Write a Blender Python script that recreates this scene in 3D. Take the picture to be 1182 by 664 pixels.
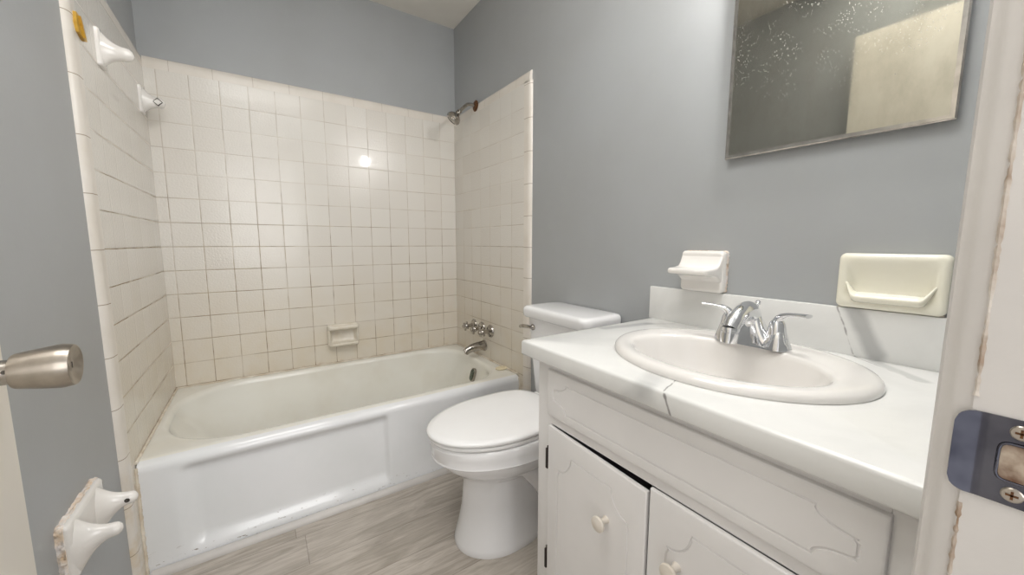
import bpy, bmesh, math, random
from mathutils import Vector, Matrix, Euler
random.seed(4)
for o in list(bpy.data.objects): bpy.data.objects.remove(o)
S = bpy.context.scene
COL = S.collection
PI = math.pi

# ------------------------------------------------------------------ camera, light, exposure
cd = bpy.data.cameras.new('camera'); cam = bpy.data.objects.new('camera', cd); COL.objects.link(cam)
cd.sensor_width = 36.0; cd.sensor_fit = 'HORIZONTAL'
cd.lens = 435.3765 * 36.0 / 1182.0
cd.clip_start = 0.01
yaw, pitch, roll = 0.5910, 0.1168, 0.0011
fwd = Vector((math.sin(yaw)*math.cos(pitch), math.cos(yaw)*math.cos(pitch), -math.sin(pitch)))
rgt = Vector((math.cos(yaw), -math.sin(yaw), 0)); upv = rgt.cross(fwd)
r2 = math.cos(roll)*rgt + math.sin(roll)*upv; u2 = -math.sin(roll)*rgt + math.cos(roll)*upv
M = Matrix((r2, u2, -fwd)).transposed().to_4x4(); M.translation = Vector((0.3608, -2.3056, 1.068))
cam.matrix_world = M
S.camera = cam

S.view_settings.view_transform = 'Standard'
try: S.view_settings.look = 'None'
except Exception: pass
S.view_settings.gamma = 1.0
S.view_settings.use_curve_mapping = False
S.view_settings.exposure = 0.74

W = bpy.data.worlds.new('world'); S.world = W; W.use_nodes = True
W.node_tree.nodes['Background'].inputs[0].default_value = (1.0, 0.99, 0.98, 1)
W.node_tree.nodes['Background'].inputs[1].default_value = 0.60

BULB = 104.0         # emission of the vanity globe
HALL = 10.0          # unseen fill light added in the hall, facing through the doorway, watts
ROOM = 7.5           # unseen soft fill added just under the ceiling to lift the room, watts

def area(name, loc, size, power, col, rot=(0, 0, 0)):
    l = bpy.data.lights.new(name, 'AREA'); l.shape = 'RECTANGLE'; l.size, l.size_y = size
    l.energy = power; l.color = col
    o = bpy.data.objects.new(name, l); COL.objects.link(o); o.location = loc; o.rotation_euler = rot
    return o
area('hall_fill_light', (0.50, -3.68, 1.45), (0.9, 1.3), HALL, (1.0, 0.99, 0.98), (math.radians(90), 0, 0))
area('ceiling_fill_light', (0.46, -1.84, 2.39), (0.7, 0.66), ROOM, (1.0, 0.99, 0.97))

# ------------------------------------------------------------------ materials
def lin(c):
    return tuple((v/12.92 if v <= 0.04045 else ((v+0.055)/1.055)**2.4) for v in [x/255.0 for x in c])

class NT:
    def __init__(s, m): s.t = m.node_tree; s.n = s.t.nodes; s.l = s.t.links
    def new(s, k, **kw):
        n = s.n.new(k)
        for a, b in kw.items(): setattr(n, a, b)
        return n
    def put(s, sock, v):
        if v is None: return
        if hasattr(v, 'is_output'): s.l.new(v, sock)
        else:
            if isinstance(v, tuple) and len(v) == 3 and sock.type == 'RGBA': v = v + (1,)
            sock.default_value = v
    def math(s, op, a, b=None, c=None, clamp=False):
        n = s.new('ShaderNodeMath', operation=op, use_clamp=clamp)
        for i, v in enumerate((a, b, c)): s.put(n.inputs[i], v)
        return n.outputs[0]
    def vec(s, op, a, b=None, scale=None):
        n = s.new('ShaderNodeVectorMath', operation=op)
        s.put(n.inputs[0], a); s.put(n.inputs[1], b)
        if scale is not None: s.put(n.inputs['Scale'], scale)
        return n.outputs['Value'] if op in ('LENGTH', 'DOT_PRODUCT', 'DISTANCE') else n.outputs[0]
    def pos(s): return s.new('ShaderNodeNewGeometry').outputs['Position']
    def sep(s, v):
        n = s.new('ShaderNodeSeparateXYZ'); s.put(n.inputs[0], v); return n.outputs
    def comb(s, x, y, z):
        n = s.new('ShaderNodeCombineXYZ')
        for i, v in enumerate((x, y, z)): s.put(n.inputs[i], v)
        return n.outputs[0]
    def noise(s, v, scale, detail=3, rough=.5, dist=0):
        n = s.new('ShaderNodeTexNoise'); s.put(n.inputs['Vector'], v); n.inputs['Scale'].default_value = scale
        n.inputs['Detail'].default_value = detail; n.inputs['Roughness'].default_value = rough
        n.inputs['Distortion'].default_value = dist
        return n.outputs
    def ramp(s, v, a, b, lo=0., hi=1.):
        n = s.new('ShaderNodeMapRange', interpolation_type='SMOOTHSTEP'); s.put(n.inputs[0], v)
        for i, x in enumerate((a, b, lo, hi)): n.inputs[i+1].default_value = x
        return n.outputs[0]
    def mix(s, f, a, b):
        n = s.new('ShaderNodeMix', data_type='RGBA'); s.put(n.inputs[0], f); s.put(n.inputs[6], a); s.put(n.inputs[7], b)
        return n.outputs[2]
    def bump(s, h, strength, dist, normal=None):
        n = s.new('ShaderNodeBump'); s.put(n.inputs['Height'], h); n.inputs['Strength'].default_value = strength
        n.inputs['Distance'].default_value = dist
        if normal is not None: s.put(n.inputs['Normal'], normal)
        return n.outputs[0]

def base(name, col, rough=.5, metal=0., spec=.5, coat=0.):
    m = bpy.data.materials.new(name); m.use_nodes = True
    b = m.node_tree.nodes['Principled BSDF']
    b.inputs['Base Color'].default_value = lin(col) + (1,)
    b.inputs['Roughness'].default_value = rough; b.inputs['Metallic'].default_value = metal
    b.inputs['Specular IOR Level'].default_value = spec; b.inputs['Coat Weight'].default_value = coat
    b.inputs['Coat Roughness'].default_value = .05
    return m, NT(m), b

def mottled(name, col, col2, rough=.5, metal=0., scale=6., amt=1., bs=0., bscale=120., coat=0., spec=.5):
    """a plain surface with a faint natural mottling and an optional fine bump"""
    m, t, b = base(name, col, rough, metal, spec, coat)
    p = t.pos(); f = t.ramp(t.noise(p, scale, 4)[0], .3, .75, 0, amt)
    t.put(b.inputs['Base Color'], t.mix(f, lin(col), lin(col2)))
    if bs: t.put(b.inputs['Normal'], t.bump(t.noise(p, bscale, 2)[0], bs, .002))
    return m

M_paint = mottled('wall_paint', (171, 174, 176), (165, 167, 168), .42, scale=2.2, bs=.10, bscale=90, spec=.4)
M_ceil = mottled('ceiling_paint', (233, 229, 221), (226, 222, 214), .8, scale=3, bs=.15, bscale=150)
M_ceramic = mottled('white_ceramic', (238, 235, 231), (233, 229, 224), .10, scale=8, coat=.3)
M_toilet = mottled('toilet_china', (240, 240, 241), (236, 235, 236), .10, scale=4, coat=.3)
M_seat = mottled('toilet_seat_plastic', (245, 245, 245), (242, 241, 241), .22, scale=5)
M_cream = mottled('cream_ceramic', (238, 235, 220), (234, 230, 212), .14, scale=7, coat=.3)
M_biscuit = mottled('tile_dish_ceramic', (232, 226, 214), (222, 213, 196), .2, scale=25, coat=.2)
M_cab = mottled('cabinet_paint', (236, 234, 233), (229, 227, 226), .38, scale=5, bs=.10, bscale=60)
M_door = mottled('door_paint', (234, 229, 219), (229, 223, 212), .45, scale=3, bs=.06, bscale=80)
M_knobw = mottled('white_knob', (226, 219, 209), (218, 209, 196), .3, scale=40)
M_nickel = mottled('brushed_nickel', (186, 178, 168), (168, 160, 150), .36, 1., scale=50)
_nt = NT(M_nickel); _b = M_nickel.node_tree.nodes['Principled BSDF']
_tg = _nt.new('ShaderNodeTangent', direction_type='RADIAL', axis='X'); _b.inputs['Anisotropic'].default_value = .85; _b.inputs['Anisotropic Rotation'].default_value = .25
_nt.l.new(_tg.outputs[0], _b.inputs['Tangent'])
M_chrome = mottled('chrome', (232, 233, 235), (224, 225, 228), .06, 1., scale=30)
M_chrome2 = mottled('worn_chrome', (186, 182, 176), (150, 143, 134), .16, 1., scale=60)
M_plate = mottled('strike_plate_steel', (104, 105, 116), (52, 53, 66), .10, 1., scale=22)
M_rust = mottled('rusty_metal', (122, 82, 50), (78, 52, 34), .6, .5, scale=60, bs=.4, bscale=200)
M_black = mottled('black_hinge', (30, 22, 20), (44, 30, 26), .5, scale=60)
M_dark = mottled('dark_hole', (52, 48, 44), (70, 64, 56), .6, scale=60)
M_hole = mottled('gunky_hole', (196, 182, 164), (92, 60, 38), .8, scale=55, bs=.4)
M_frame = mottled('mirror_frame_steel', (172, 167, 160), (150, 145, 138), .14, 1., scale=40)
M_yellow = mottled('yellow_plastic', (206, 164, 62), (182, 136, 40), .4, scale=80, bs=.3)
M_soap = mottled('soap', (226, 214, 184), (216, 203, 170), .45, scale=30)
M_plaster = mottled('old_plaster', (240, 234, 230), (222, 196, 164), .9, scale=60, bs=1., bscale=140)
M_sink = mottled('sink_china', (232, 229, 226), (229, 226, 222), .08, scale=5, coat=.4)
M_trimw = mottled('trim_paint', (206, 202, 198), (198, 194, 190), .4, scale=9, bs=.1)
M_caulk = mottled('caulk', (232, 225, 212), (176, 150, 112), .7, scale=16, amt=.6, bs=.5)
M_gunk = mottled('old_caulk', (206, 199, 190), (120, 86, 48), .8, scale=26, bs=.8, bscale=150)
M_plate_w = mottled('lamp_backplate', (224, 222, 218), (218, 216, 212), .25, .6, scale=20)
M_oflow = mottled('overflow_metal', (120, 128, 116), (64, 70, 62), .25, 1., scale=120)

m, t, b = base('lamp_glass', (255, 250, 240), .3)
t.put(b.inputs['Emission Color'], (1., .98, .955)); b.inputs['Emission Strength'].default_value = BULB
M_bulb = m

# tub: cream stained inside, whiter refinished apron
m, t, b = base('tub_enamel_inside', (226, 223, 210), .16, coat=.3); p = t.pos()
f = t.ramp(t.noise(p, 5, 4)[0], .35, .75)
t.put(b.inputs['Base Color'], t.mix(f, lin((238, 237, 230)), lin((232, 229, 219)))); M_tubin = m
m, t, b = base('tub_enamel_apron', (238, 239, 240), .13, coat=.3); p = t.pos()
f = t.ramp(t.noise(p, 4, 4)[0], .35, .75); c = t.mix(f, lin((239, 240, 242)), lin((233, 235, 236)))
z = t.sep(p)[2]
ch = t.math('MULTIPLY', t.ramp(t.noise(t.vec('MULTIPLY', p, (1., 1., 3.)), 34, 4, .7)[0], .62, .70), t.ramp(z, .10, .03))
t.put(b.inputs['Base Color'], t.mix(ch, c, lin((150, 142, 134)))); M_tubout = m

def grid_tile(name, ua, u0, pu, va, v0, pv, vertvis=1., horvis=1., patch=True, stain=True):
    """square glazed tiles: a grout grid at u0 + k*pu, v0 + k*pv on the world axes ua, va"""
    m, t, b = base(name, (222, 216, 206), .16, coat=.15)
    p = t.pos(); xyz = t.sep(p)
    jit = t.math('MULTIPLY', t.math('SUBTRACT', t.noise(p, 9, 2)[0], .5), .0022)
    def line(ax, o, P):
        a = t.math('ADD', t.math('DIVIDE', t.math('SUBTRACT', t.math('ADD', xyz[ax], jit), o), P), .5)
        idx = t.math('FLOOR', t.math('SUBTRACT', a, .5))
        return t.math('MULTIPLY', t.math('ABSOLUTE', t.math('SUBTRACT', t.math('FRACT', a), .5)), P), idx
    du, iu = line(ua, u0, pu); dv, iv = line(va, v0, pv)
    lu = t.ramp(du, .0023, .0010); lv = t.ramp(dv, .0023, .0010)
    n1 = t.noise(p, 7.0, 4, .6)[0]; n2 = t.noise(t.vec('ADD', p, (3.1, 1.7, 8.2)), 4.5, 3)[0]
    visu = t.math('MULTIPLY', t.ramp(n1, .36, .60, .40, 1.), vertvis)
    visv = t.math('MULTIPLY', t.ramp(n2, .36, .60, .45, 1.), horvis)
    low = t.ramp(xyz[2], 1.55, .9, .5, 1.)
    g = t.math('MULTIPLY', t.math('MAXIMUM', t.math('MULTIPLY', lu, visu), t.math('MULTIPLY', lv, visv)), low)
    # each tile a slightly different shade
    w = t.new('ShaderNodeTexWhiteNoise', noise_dimensions='3D'); t.put(w.inputs['Vector'], t.comb(iu, iv, 1.))
    c = t.mix(w.outputs[0], lin((229, 225, 218)), lin((225, 220, 212)))
    if stain:
        s = t.math('MULTIPLY', t.ramp(xyz[2], 1.1, .40, 0, 1), t.ramp(n1, .25, .8, .35, .9))
        c = t.mix(s, c, lin((220, 209, 189)))
        s2 = t.math('MULTIPLY', t.ramp(xyz[2], .42, .385), t.ramp(t.noise(p, 20, 4, .6)[0], .50, .75, 0, .45))
        c = t.mix(s2, c, lin((176, 142, 92)))
    gc = t.mix(t.ramp(t.noise(p, 16, 3)[0], .35, .7), lin((176, 160, 132)), lin((132, 112, 84)))
    t.put(b.inputs['Base Color'], t.mix(g, c, gc))
    h = t.math('MAXIMUM', t.ramp(du, .006, .0), t.ramp(dv, .006, .0))
    nb = t.bump(t.math('MULTIPLY', h, -1.), .30, .0012)
    t.put(b.inputs['Normal'], t.bump(t.noise(p, 120, 2)[0], .42, .002, nb))
    t.put(b.inputs['Roughness'], t.math('ADD', t.math('MULTIPLY', g, .5), .20))
    return m

def strip_tile(name, ax, o, P, vis=.8):
    """bullnose trim: joints across the strip only"""
    m, t, b = base(name, (229, 223, 214), .26, coat=.0)
    p = t.pos(); xyz = t.sep(p)
    a = t.math('ADD', t.math('DIVIDE', t.math('SUBTRACT', t.math('ADD', xyz[ax], t.math('MULTIPLY', t.noise(p, 20, 2)[0], .004)), o), P), .5)
    d = t.math('MULTIPLY', t.math('ABSOLUTE', t.math('SUBTRACT', t.math('FRACT', a), .5)), P)
    g = t.math('MULTIPLY', t.ramp(d, .0016, .0006), vis)
    c = t.mix(t.ramp(t.noise(p, 9, 3)[0], .3, .7), lin((232, 226, 218)), lin((226, 219, 209)))
    s = t.math('MULTIPLY', t.ramp(xyz[2], .55, .02), t.ramp(t.noise(p, 14, 4, .6)[0], .42, .7, 0, .8))
    c = t.mix(s, c, lin((212, 192, 158)))
    t.put(b.inputs['Base Color'], t.mix(g, c, lin((140, 120, 94))))
    t.put(b.inputs['Normal'], t.bump(t.noise(p, 60, 2)[0], .15, .002))
    return m

PT = .11
M_tile_back = grid_tile('tile_glaze_back', 0, .0392, PT, 2, 1.05, PT)
M_tile_left = grid_tile('tile_glaze_left', 1, -.771, PT, 2, 1.05, PT, .10, 1.25)
M_tile_right = grid_tile('tile_glaze_right', 1, -.1171, PT, 2, 1.05, PT, .75, .9)
M_trim_v = strip_tile('trim_glaze_vertical', 2, 1.05, .152)
M_trim_b = strip_tile('trim_glaze_top_back', 0, .087, .1535, .35)
M_trim_r = strip_tile('trim_glaze_top_side', 1, -.09, .1535, .25)

# vinyl planks along X
m, t, b = base('vinyl_plank_floor', (150, 140, 126), .42); p = t.pos(); xyz = t.sep(p)
PW, PL = .152, .91
row = t.math('FLOOR', t.math('DIVIDE', t.math('ADD', xyz[1], .065), PW))
fy = t.math('FRACT', t.math('DIVIDE', t.math('ADD', xyz[1], .065), PW))
w = t.new('ShaderNodeTexWhiteNoise', noise_dimensions='1D'); t.put(w.inputs['W'], row)
xs = t.math('DIVIDE', t.math('ADD', xyz[0], t.math('MULTIPLY', w.outputs[0], PL)), PL)
cidx = t.math('FLOOR', xs); fx = t.math('FRACT', xs)
w2 = t.new('ShaderNodeTexWhiteNoise', noise_dimensions='2D'); t.put(w2.inputs['Vector'], t.comb(row, cidx, 0.))
off = t.comb(t.math('MULTIPLY', w2.outputs[0], 7.), t.math('MULTIPLY', row, 3.3), 0.)
q = t.vec('ADD', t.vec('MULTIPLY', p, (1.5, 9., 1.)), off)
g1 = t.noise(q, 2.2, 6, .62, 1.3)[0]; g2 = t.noise(t.vec('MULTIPLY', q, (2., 5., 1.)), 4., 4, .6)[0]
c = t.mix(t.ramp(g1, .30, .72), lin((204, 196, 187)), lin((158, 149, 138)))
c = t.mix(t.ramp(g2, .42, .75, 0, .55), c, lin((140, 128, 114)))
c = t.mix(t.math('MULTIPLY', w2.outputs[0], .35), c, lin((190, 182, 170)))
ey = t.math('MULTIPLY', t.math('MINIMUM', fy, t.math('SUBTRACT', 1., fy)), PW)
ex = t.math('MULTIPLY', t.math('MINIMUM', fx, t.math('SUBTRACT', 1., fx)), PL)
seam = t.ramp(t.math('MINIMUM', ex, ey), .0016, .0004)
t.put(b.inputs['Base Color'], t.mix(t.math('MULTIPLY', seam, .55), c, lin((92, 82, 70))))
t.put(b.inputs['Normal'], t.bump(g2, .12, .002)); M_floor = m

# marble-look laminate with a few grey veins
m, t, b = base('marble_laminate', (238, 237, 234), .20); p = t.pos()
nz = t.noise(p, 9, 4, .6)[1]
pw = t.vec('ADD', p, t.vec('SCALE', t.vec('SUBTRACT', nz, (.5, .5, .5)), scale=.016))
nf = t.noise(p, 40, 3)[1]
pw = t.vec('ADD', pw, t.vec('SCALE', t.vec('SUBTRACT', nf, (.5, .5, .5)), scale=.005))
def seg(a, bb):
    a = Vector(a); d = Vector(bb) - a
    v = t.vec('SUBTRACT', pw, tuple(a))
    h = t.math('DIVIDE', t.vec('DOT_PRODUCT', v, tuple(d)), d.dot(d), clamp=True)
    return t.vec('LENGTH', t.vec('SUBTRACT', v, t.vec('SCALE', tuple(d), scale=h)))
c = t.mix(t.ramp(t.noise(p, 6, 5, .6, .6)[0], .35, .75), lin((230, 230, 228)), lin((223, 223, 221)))
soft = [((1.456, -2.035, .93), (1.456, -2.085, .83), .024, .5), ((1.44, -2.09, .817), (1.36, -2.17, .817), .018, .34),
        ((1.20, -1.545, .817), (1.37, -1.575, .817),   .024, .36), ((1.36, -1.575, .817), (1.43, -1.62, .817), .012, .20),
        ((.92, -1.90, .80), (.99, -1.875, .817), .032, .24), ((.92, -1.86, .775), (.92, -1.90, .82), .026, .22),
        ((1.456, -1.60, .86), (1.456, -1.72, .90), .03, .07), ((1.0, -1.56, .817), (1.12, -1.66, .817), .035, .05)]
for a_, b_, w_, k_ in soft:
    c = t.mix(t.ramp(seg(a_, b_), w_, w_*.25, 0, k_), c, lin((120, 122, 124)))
for a_, b_, w_, k_ in [((.92, -1.955, .77), (.92, -1.937, .817), .0034, .75), ((.92, -1.937, .817), (1.0, -1.913, .817), .0024, .65),
                       ((1.456, -2.010, .927), (1.456, -2.048, .822), .0026, .6), ((1.456, -2.05, .817), (1.35, -2.165, .817), .0024, .5)]:
    c = t.mix(t.ramp(seg(a_, b_), w_, w_*.3, 0, k_), c, lin((104, 98, 96)))
t.put(b.inputs['Base Color'], c); M_marble = m

# spotted old mirror
m, t, b = base('old_mirror_glass', (210, 208, 196), .03, 1.); p = t.pos()
q = t.vec('MULTIPLY', p, (1., 1., .5))
sm = t.ramp(t.noise(q, 14, 5, .65)[0], .35, .8, 0, 1)
vo = t.new('ShaderNodeTexVoronoi'); t.put(vo.inputs['Vector'], t.vec('ADD', t.vec('MULTIPLY', p, (1., 1.6, .9)), t.vec('SCALE', t.noise(p, 30, 2)[1], scale=.02)))
vo.inputs['Scale'].default_value = 165.
zz = t.sep(p)[2]
spk = t.math('MULTIPLY', t.ramp(vo.outputs[0], .24, .12), t.math('MULTIPLY', t.ramp(t.noise(p, 18, 3)[0], .44, .60), t.ramp(zz, 1.36, 1.56)))
t.put(b.inputs['Base Color'], t.mix(sm, lin((160, 158, 148)), lin((142, 139, 128))))
t.put(b.inputs['Roughness'], t.math('ADD', t.math('MULTIPLY', sm, .05), .025))
d = t.new('ShaderNodeBsdfDiffuse'); d.inputs[0].default_value = lin((214, 212, 202)) + (1,)
mx = t.new('ShaderNodeMixShader'); out = t.n['Material Output']
t.put(mx.inputs[0], t.math('ADD', t.math('MULTIPLY', spk, .75), t.math('MULTIPLY', sm, .05)))
t.l.new(b.outputs[0], mx.inputs[1]); t.l.new(d.outputs[0], mx.inputs[2]); t.l.new(mx.outputs[0], out.inputs[0])
M_mirror = m

# ------------------------------------------------------------------ mesh helpers (all take world coordinates)
class B:
    def __init__(s): s.bm = bmesh.new()
    def merge(s, tmp):
        me = bpy.data.meshes.new('tmp'); tmp.to_mesh(me); tmp.free(); s.bm.from_mesh(me); bpy.data.meshes.remove(me); return s
    def box(s, x0, x1, y0, y1, z0, z1, bev=0., seg=2, mat=0):
        tb = bmesh.new(); bmesh.ops.create_cube(tb, size=1.)
        for v in tb.verts:
            v.co = Vector(((x0+x1)/2 + v.co.x*(x1-x0), (y0+y1)/2 + v.co.y*(y1-y0), (z0+z1)/2 + v.co.z*(z1-z0)))
        if bev: bmesh.ops.bevel(tb, geom=list(tb.edges), offset=bev, segments=seg, profile=.5, affect='EDGES')
        for f in tb.faces: f.material_index = mat
        return s.merge(tb)
    def loft(s, rings, caps=(True, True), closed=True, mat=0, mats=None):
        vs = [[s.bm.verts.new(c) for c in r] for r in rings]
        n = len(rings[0])
        for i in range(len(vs)-1):
            for j in range(n if closed else n-1):
                k = (j+1) % n
                f = s.bm.faces.new((vs[i][j], vs[i][k], vs[i+1][k], vs[i+1][j])); f.material_index = mats[i] if mats else mat
        for flag, ring in ((caps[0], vs[0]), (caps[1], vs[-1])):
            if flag:
                f = s.bm.faces.new(ring); f.material_index = (mats[0] if ring is vs[0] else mats[-1]) if mats else mat
        return s
    def lathe(s, prof, origin, axis=(0, 0, 1), n=32, mat=0):
        ax = Vector(axis).normalized(); u = ax.orthogonal().normalized(); v = ax.cross(u); o = Vector(origin)
        rings = [[o + ax*h + (u*math.cos(a) + v*math.sin(a))*max(r, 1e-5) for a in [2*PI*i/n for i in range(n)]] for r, h in prof]
        return s.loft(rings, mat=mat)
    def tube(s, pts, radii, n=16, flat=None, up=(0, 0, 1), mat=0):
        """swept tube; flat = list of (a, b) half axes (side, up) instead of round radii"""
        pts = [Vector(q) for q in pts]; rings = []
        for i, q in enumerate(pts):
            d = (pts[min(i+1, len(pts)-1)] - pts[max(i-1, 0)]).normalized()
            side = d.cross(Vector(up))
            side = side.normalized() if side.length > 1e-4 else d.orthogonal().normalized()
            uu = side.cross(d)
            if flat: a, bb = flat[i]
            else: a = bb = radii[i] if hasattr(radii, '__len__') else radii
            rings.append([q + side*a*math.cos(th) + uu*bb*math.sin(th) for th in [2*PI*k/n for k in range(n)]])
        return s.loft(rings, mat=mat)
    def hoop(s, pts, rad, n=8, up=(1, 0, 0)):
        """closed tube around a flat closed path"""
        pts = [Vector(q) for q in pts]; N_ = len(pts); rings = []; up = Vector(up)
        for i, q in enumerate(pts):
            d = (pts[(i+1) % N_]-pts[i-1]).normalized(); side = d.cross(up).normalized()
            rings.append([s.bm.verts.new(q + side*rad*math.cos(a) + up*rad*math.sin(a)) for a in [2*PI*k/n for k in range(n)]])
        for i in range(N_):
            for j in range(n):
                s.bm.faces.new((rings[i][j], rings[i][(j+1) % n], rings[(i+1) % N_][(j+1) % n], rings[(i+1) % N_][j]))
        return s
    def prism(s, poly, h0, h1, axis):
        """extrude a 2D polygon along a world axis"""
        def P(a, b_, h): return {0: (h, a, b_), 1: (a, h, b_), 2: (a, b_, h)}[axis]
        return s.loft([[P(a, b_, h) for a, b_ in poly] for h in (h0, h1)])

def spline(pts, n=8):
    pts = [Vector(q) for q in pts]; out = []
    for i in range(len(pts)-1):
        p0 = pts[max(i-1, 0)]; p1 = pts[i]; p2 = pts[i+1]; p3 = pts[min(i+2, len(pts)-1)]
        for k in range(n):
            t_ = k/n
            out.append(.5*((2*p1) + (p2-p0)*t_ + (2*p0-5*p1+4*p2-p3)*t_*t_ + (3*p1-p0-3*p2+p3)*t_**3))
    return out + [pts[-1]]

def worldloc(o):
    v = Vector((0, 0, 0))
    while o: v += o.location; o = o.parent
    return v

def obj(name, b_, mats, parent=None, angle=40, loc=None, subsurf=0):
    bm = b_.bm
    bmesh.ops.recalc_face_normals(bm, faces=list(bm.faces))
    off = worldloc(parent) if parent else Vector(loc or (0, 0, 0))
    for v in bm.verts: v.co -= off
    me = bpy.data.meshes.new(name); bm.to_mesh(me); bm.free()
    for mm in (mats if isinstance(mats, (list, tuple)) else [mats]): me.materials.append(mm)
    for f in me.polygons: f.use_smooth = True
    me.set_sharp_from_angle(angle=math.radians(angle))
    o = bpy.data.objects.new(name, me); COL.objects.link(o)
    if parent: o.parent = parent
    else: o.location = off
    if subsurf:
        mo = o.modifiers.new('subdivision', 'SUBSURF'); mo.levels = mo.render_levels = subsurf
    return o

def thing(name, loc, label, cat, group=None):
    o = bpy.data.objects.new(name, None); COL.objects.link(o); o.location = loc; o.empty_display_size = .05
    o['label'] = label; o['category'] = cat
    if group: o['group'] = group
    return o
def tag(o, label, cat, group=None):
    o['label'] = label; o['category'] = cat
    if group: o['group'] = group
    return o
def struct(name, b_, mats, parent=None, label=None, cat=None, angle=40):
    o = obj(name, b_, mats, parent, angle)
    if not parent:
        o['kind'] = 'structure'
        o['label'] = label; o['category'] = cat
    return o

def rrect(x0, x1, y0, y1, r, z, nx=48, ny=20, nc=10, rl=None):
    """counter-clockwise rounded rectangle, constant vertex count"""
    out = []
    r = max(min(r, (x1-x0)/2-1e-4, (y1-y0)/2-1e-4), 1e-4)
    def side(a, bb, n):
        for i in range(n): out.append((a[0]+(bb[0]-a[0])*i/n, a[1]+(bb[1]-a[1])*i/n, z))
    def arc(cx, cy, a0):
        for i in range(nc): a = a0 + PI/2*i/nc; out.append((cx+r*math.cos(a), cy+r*math.sin(a), z))
    q = r if rl is None else rl
    side((x0+q, y0), (x1-r, y0), nx); arc(x1-r, y0+r, -PI/2)
    side((x1, y0+r), (x1, y1-r), ny); arc(x1-r, y1-r, 0)
    side((x1-r, y1), (x0+q, y1), nx); r = q; arc(x0+r, y1-r, PI/2)
    side((x0, y1-r), (x0, y0+r), ny); arc(x0+r, y0+r, PI)
    return out
def sm(x, a, b_):
    t_ = max(0., min(1., (x-a)/(b_-a))); return t_*t_*(3-2*t_)

def boolean_cut(o, cutter):
    mo = o.modifiers.new('cut', 'BOOLEAN'); mo.operation = 'DIFFERENCE'; mo.solver = 'EXACT'; mo.use_self = True; mo.object = cutter
    dg = bpy.context.evaluated_depsgraph_get(); dg.update()
    me = bpy.data.meshes.new_from_object(o.evaluated_get(dg))
    o.modifiers.remove(mo); old = o.data
    if len(me.vertices) > 8: o.data = me
    nm = old.name; bpy.data.meshes.remove(old) if o.data is me else None
    o.data.name = nm
    cm = cutter.data; bpy.data.objects.remove(cutter); bpy.data.meshes.remove(cm)
    for f in o.data.polygons: f.use_smooth = True
    o.data.set_sharp_from_angle(angle=math.radians(30))

# ------------------------------------------------------------------ the room
TW = 1.458                       # tile face of the right wall; left tile face X = 0, back tile face Y = 0
WL, WR, YB = -.014, 1.472, .012  # painted wall faces
YF, YH = -2.277, -2.39           # front wall: room face and hall face
ZC = 2.404                       # ceiling
JL, JR, ZD = .068, .75, 2.055    # door opening

struct('floor', B().box(-.2, 1.65, -3.7, .12, -.06, 0), M_floor, label='grey brown wood-look vinyl plank floor beside the tub', cat='floor')
struct('ceiling', B().box(-.13, 1.6, YH, .12, ZC, ZC+.06), M_ceil, label='off white bathroom ceiling', cat='ceiling')
struct('wall_left', B().box(WL-.1, WL, YH, .12, 0, ZC), M_paint, label='blue grey painted wall behind the open door and tub end', cat='wall')
struct('wall_back', B().box(WL-.1, WR+.1, YB, YB+.1, 0, ZC), M_paint, label='blue grey painted wall above the long tiled tub wall', cat='wall')
struct('wall_right', B().box(WR, WR+.1, YH, YB, 0, ZC), M_paint, label='blue grey painted wall behind toilet and vanity', cat='wall')
struct('wall_front', B().box(WL-.1, JL-.02, YH, YF, 0, ZC).box(JR+.02, WR+.1, YH, YF, 0, ZC).box(JL-.02, JR+.02, YH, YF, ZD+.02, ZC), M_paint,
       label='blue grey painted wall with the doorway', cat='wall')

# tile fields
ZT0, ZT1 = .30, 1.818
struct('wall_tile_back', B().box(0, TW, 0, YB, ZT0, ZT1), M_tile_back, label='square off white tiles on the long wall over the tub', cat='wall tile')
struct('wall_tile_left', B().box(WL, 0, -.772, YB, 0, ZT1), M_tile_left, label='square off white tiles at the left end of the tub', cat='wall tile')
struct('wall_tile_right', B().box(TW, WR, -.774, YB, 0, ZT1), M_tile_right, label='square off white tiles behind the shower head', cat='wall tile')
# bullnose trims: a flat strip whose outer edge rolls back to the painted wall
def roll(w, d, n=8):       # profile (along, out): 0 at the tile joint, w at the outer edge
    return [(0, 0), (0, d)] + [(w - .024 + .024*math.sin(a), d*math.cos(a)) for a in [PI/2*i/n for i in range(n+1)]]
pr = roll(.050, .0145)
struct('trim_1', B().loft([[(WL+o_, -.772-a, z) for a, o_ in pr] for z in (0, ZT1)]), M_trim_v, label='rounded white tile edge at the left end of the tub', cat='tile trim')
struct('trim_2', B().loft([[(WR-o_, -.774-a, z) for a, o_ in pr] for z in (0, ZT1+.005)]), M_trim_v, label='rounded white tile edge beside the toilet tank', cat='tile trim')
pt = [(a, o_*.0125/.0145) for a, o_ in pr]
struct('trim_3', B().loft([[(x, YB-o_, ZT1+a) for a, o_ in pt] for x in (0, TW)]), M_trim_b, label='rounded tile edge along the top of the long tub wall', cat='tile trim')
# side tops with a mitred outer corner
struct('trim_4', B().loft([[(WL+o_, y if k else y - min(a, .046)*0, ZT1+a) for a, o_ in pr] for k, y in ((0, -.818), (1, YB))]), M_trim_r, label='rounded tile edge along the top of the left tub wall', cat='tile trim')
struct('trim_5', B().loft([[(WR-o_, y, ZT1+a) for a, o_ in pr] for y in (-.818, YB)]), M_trim_r, label='rounded tile edge along the top of the shower head wall', cat='tile trim')
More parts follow.
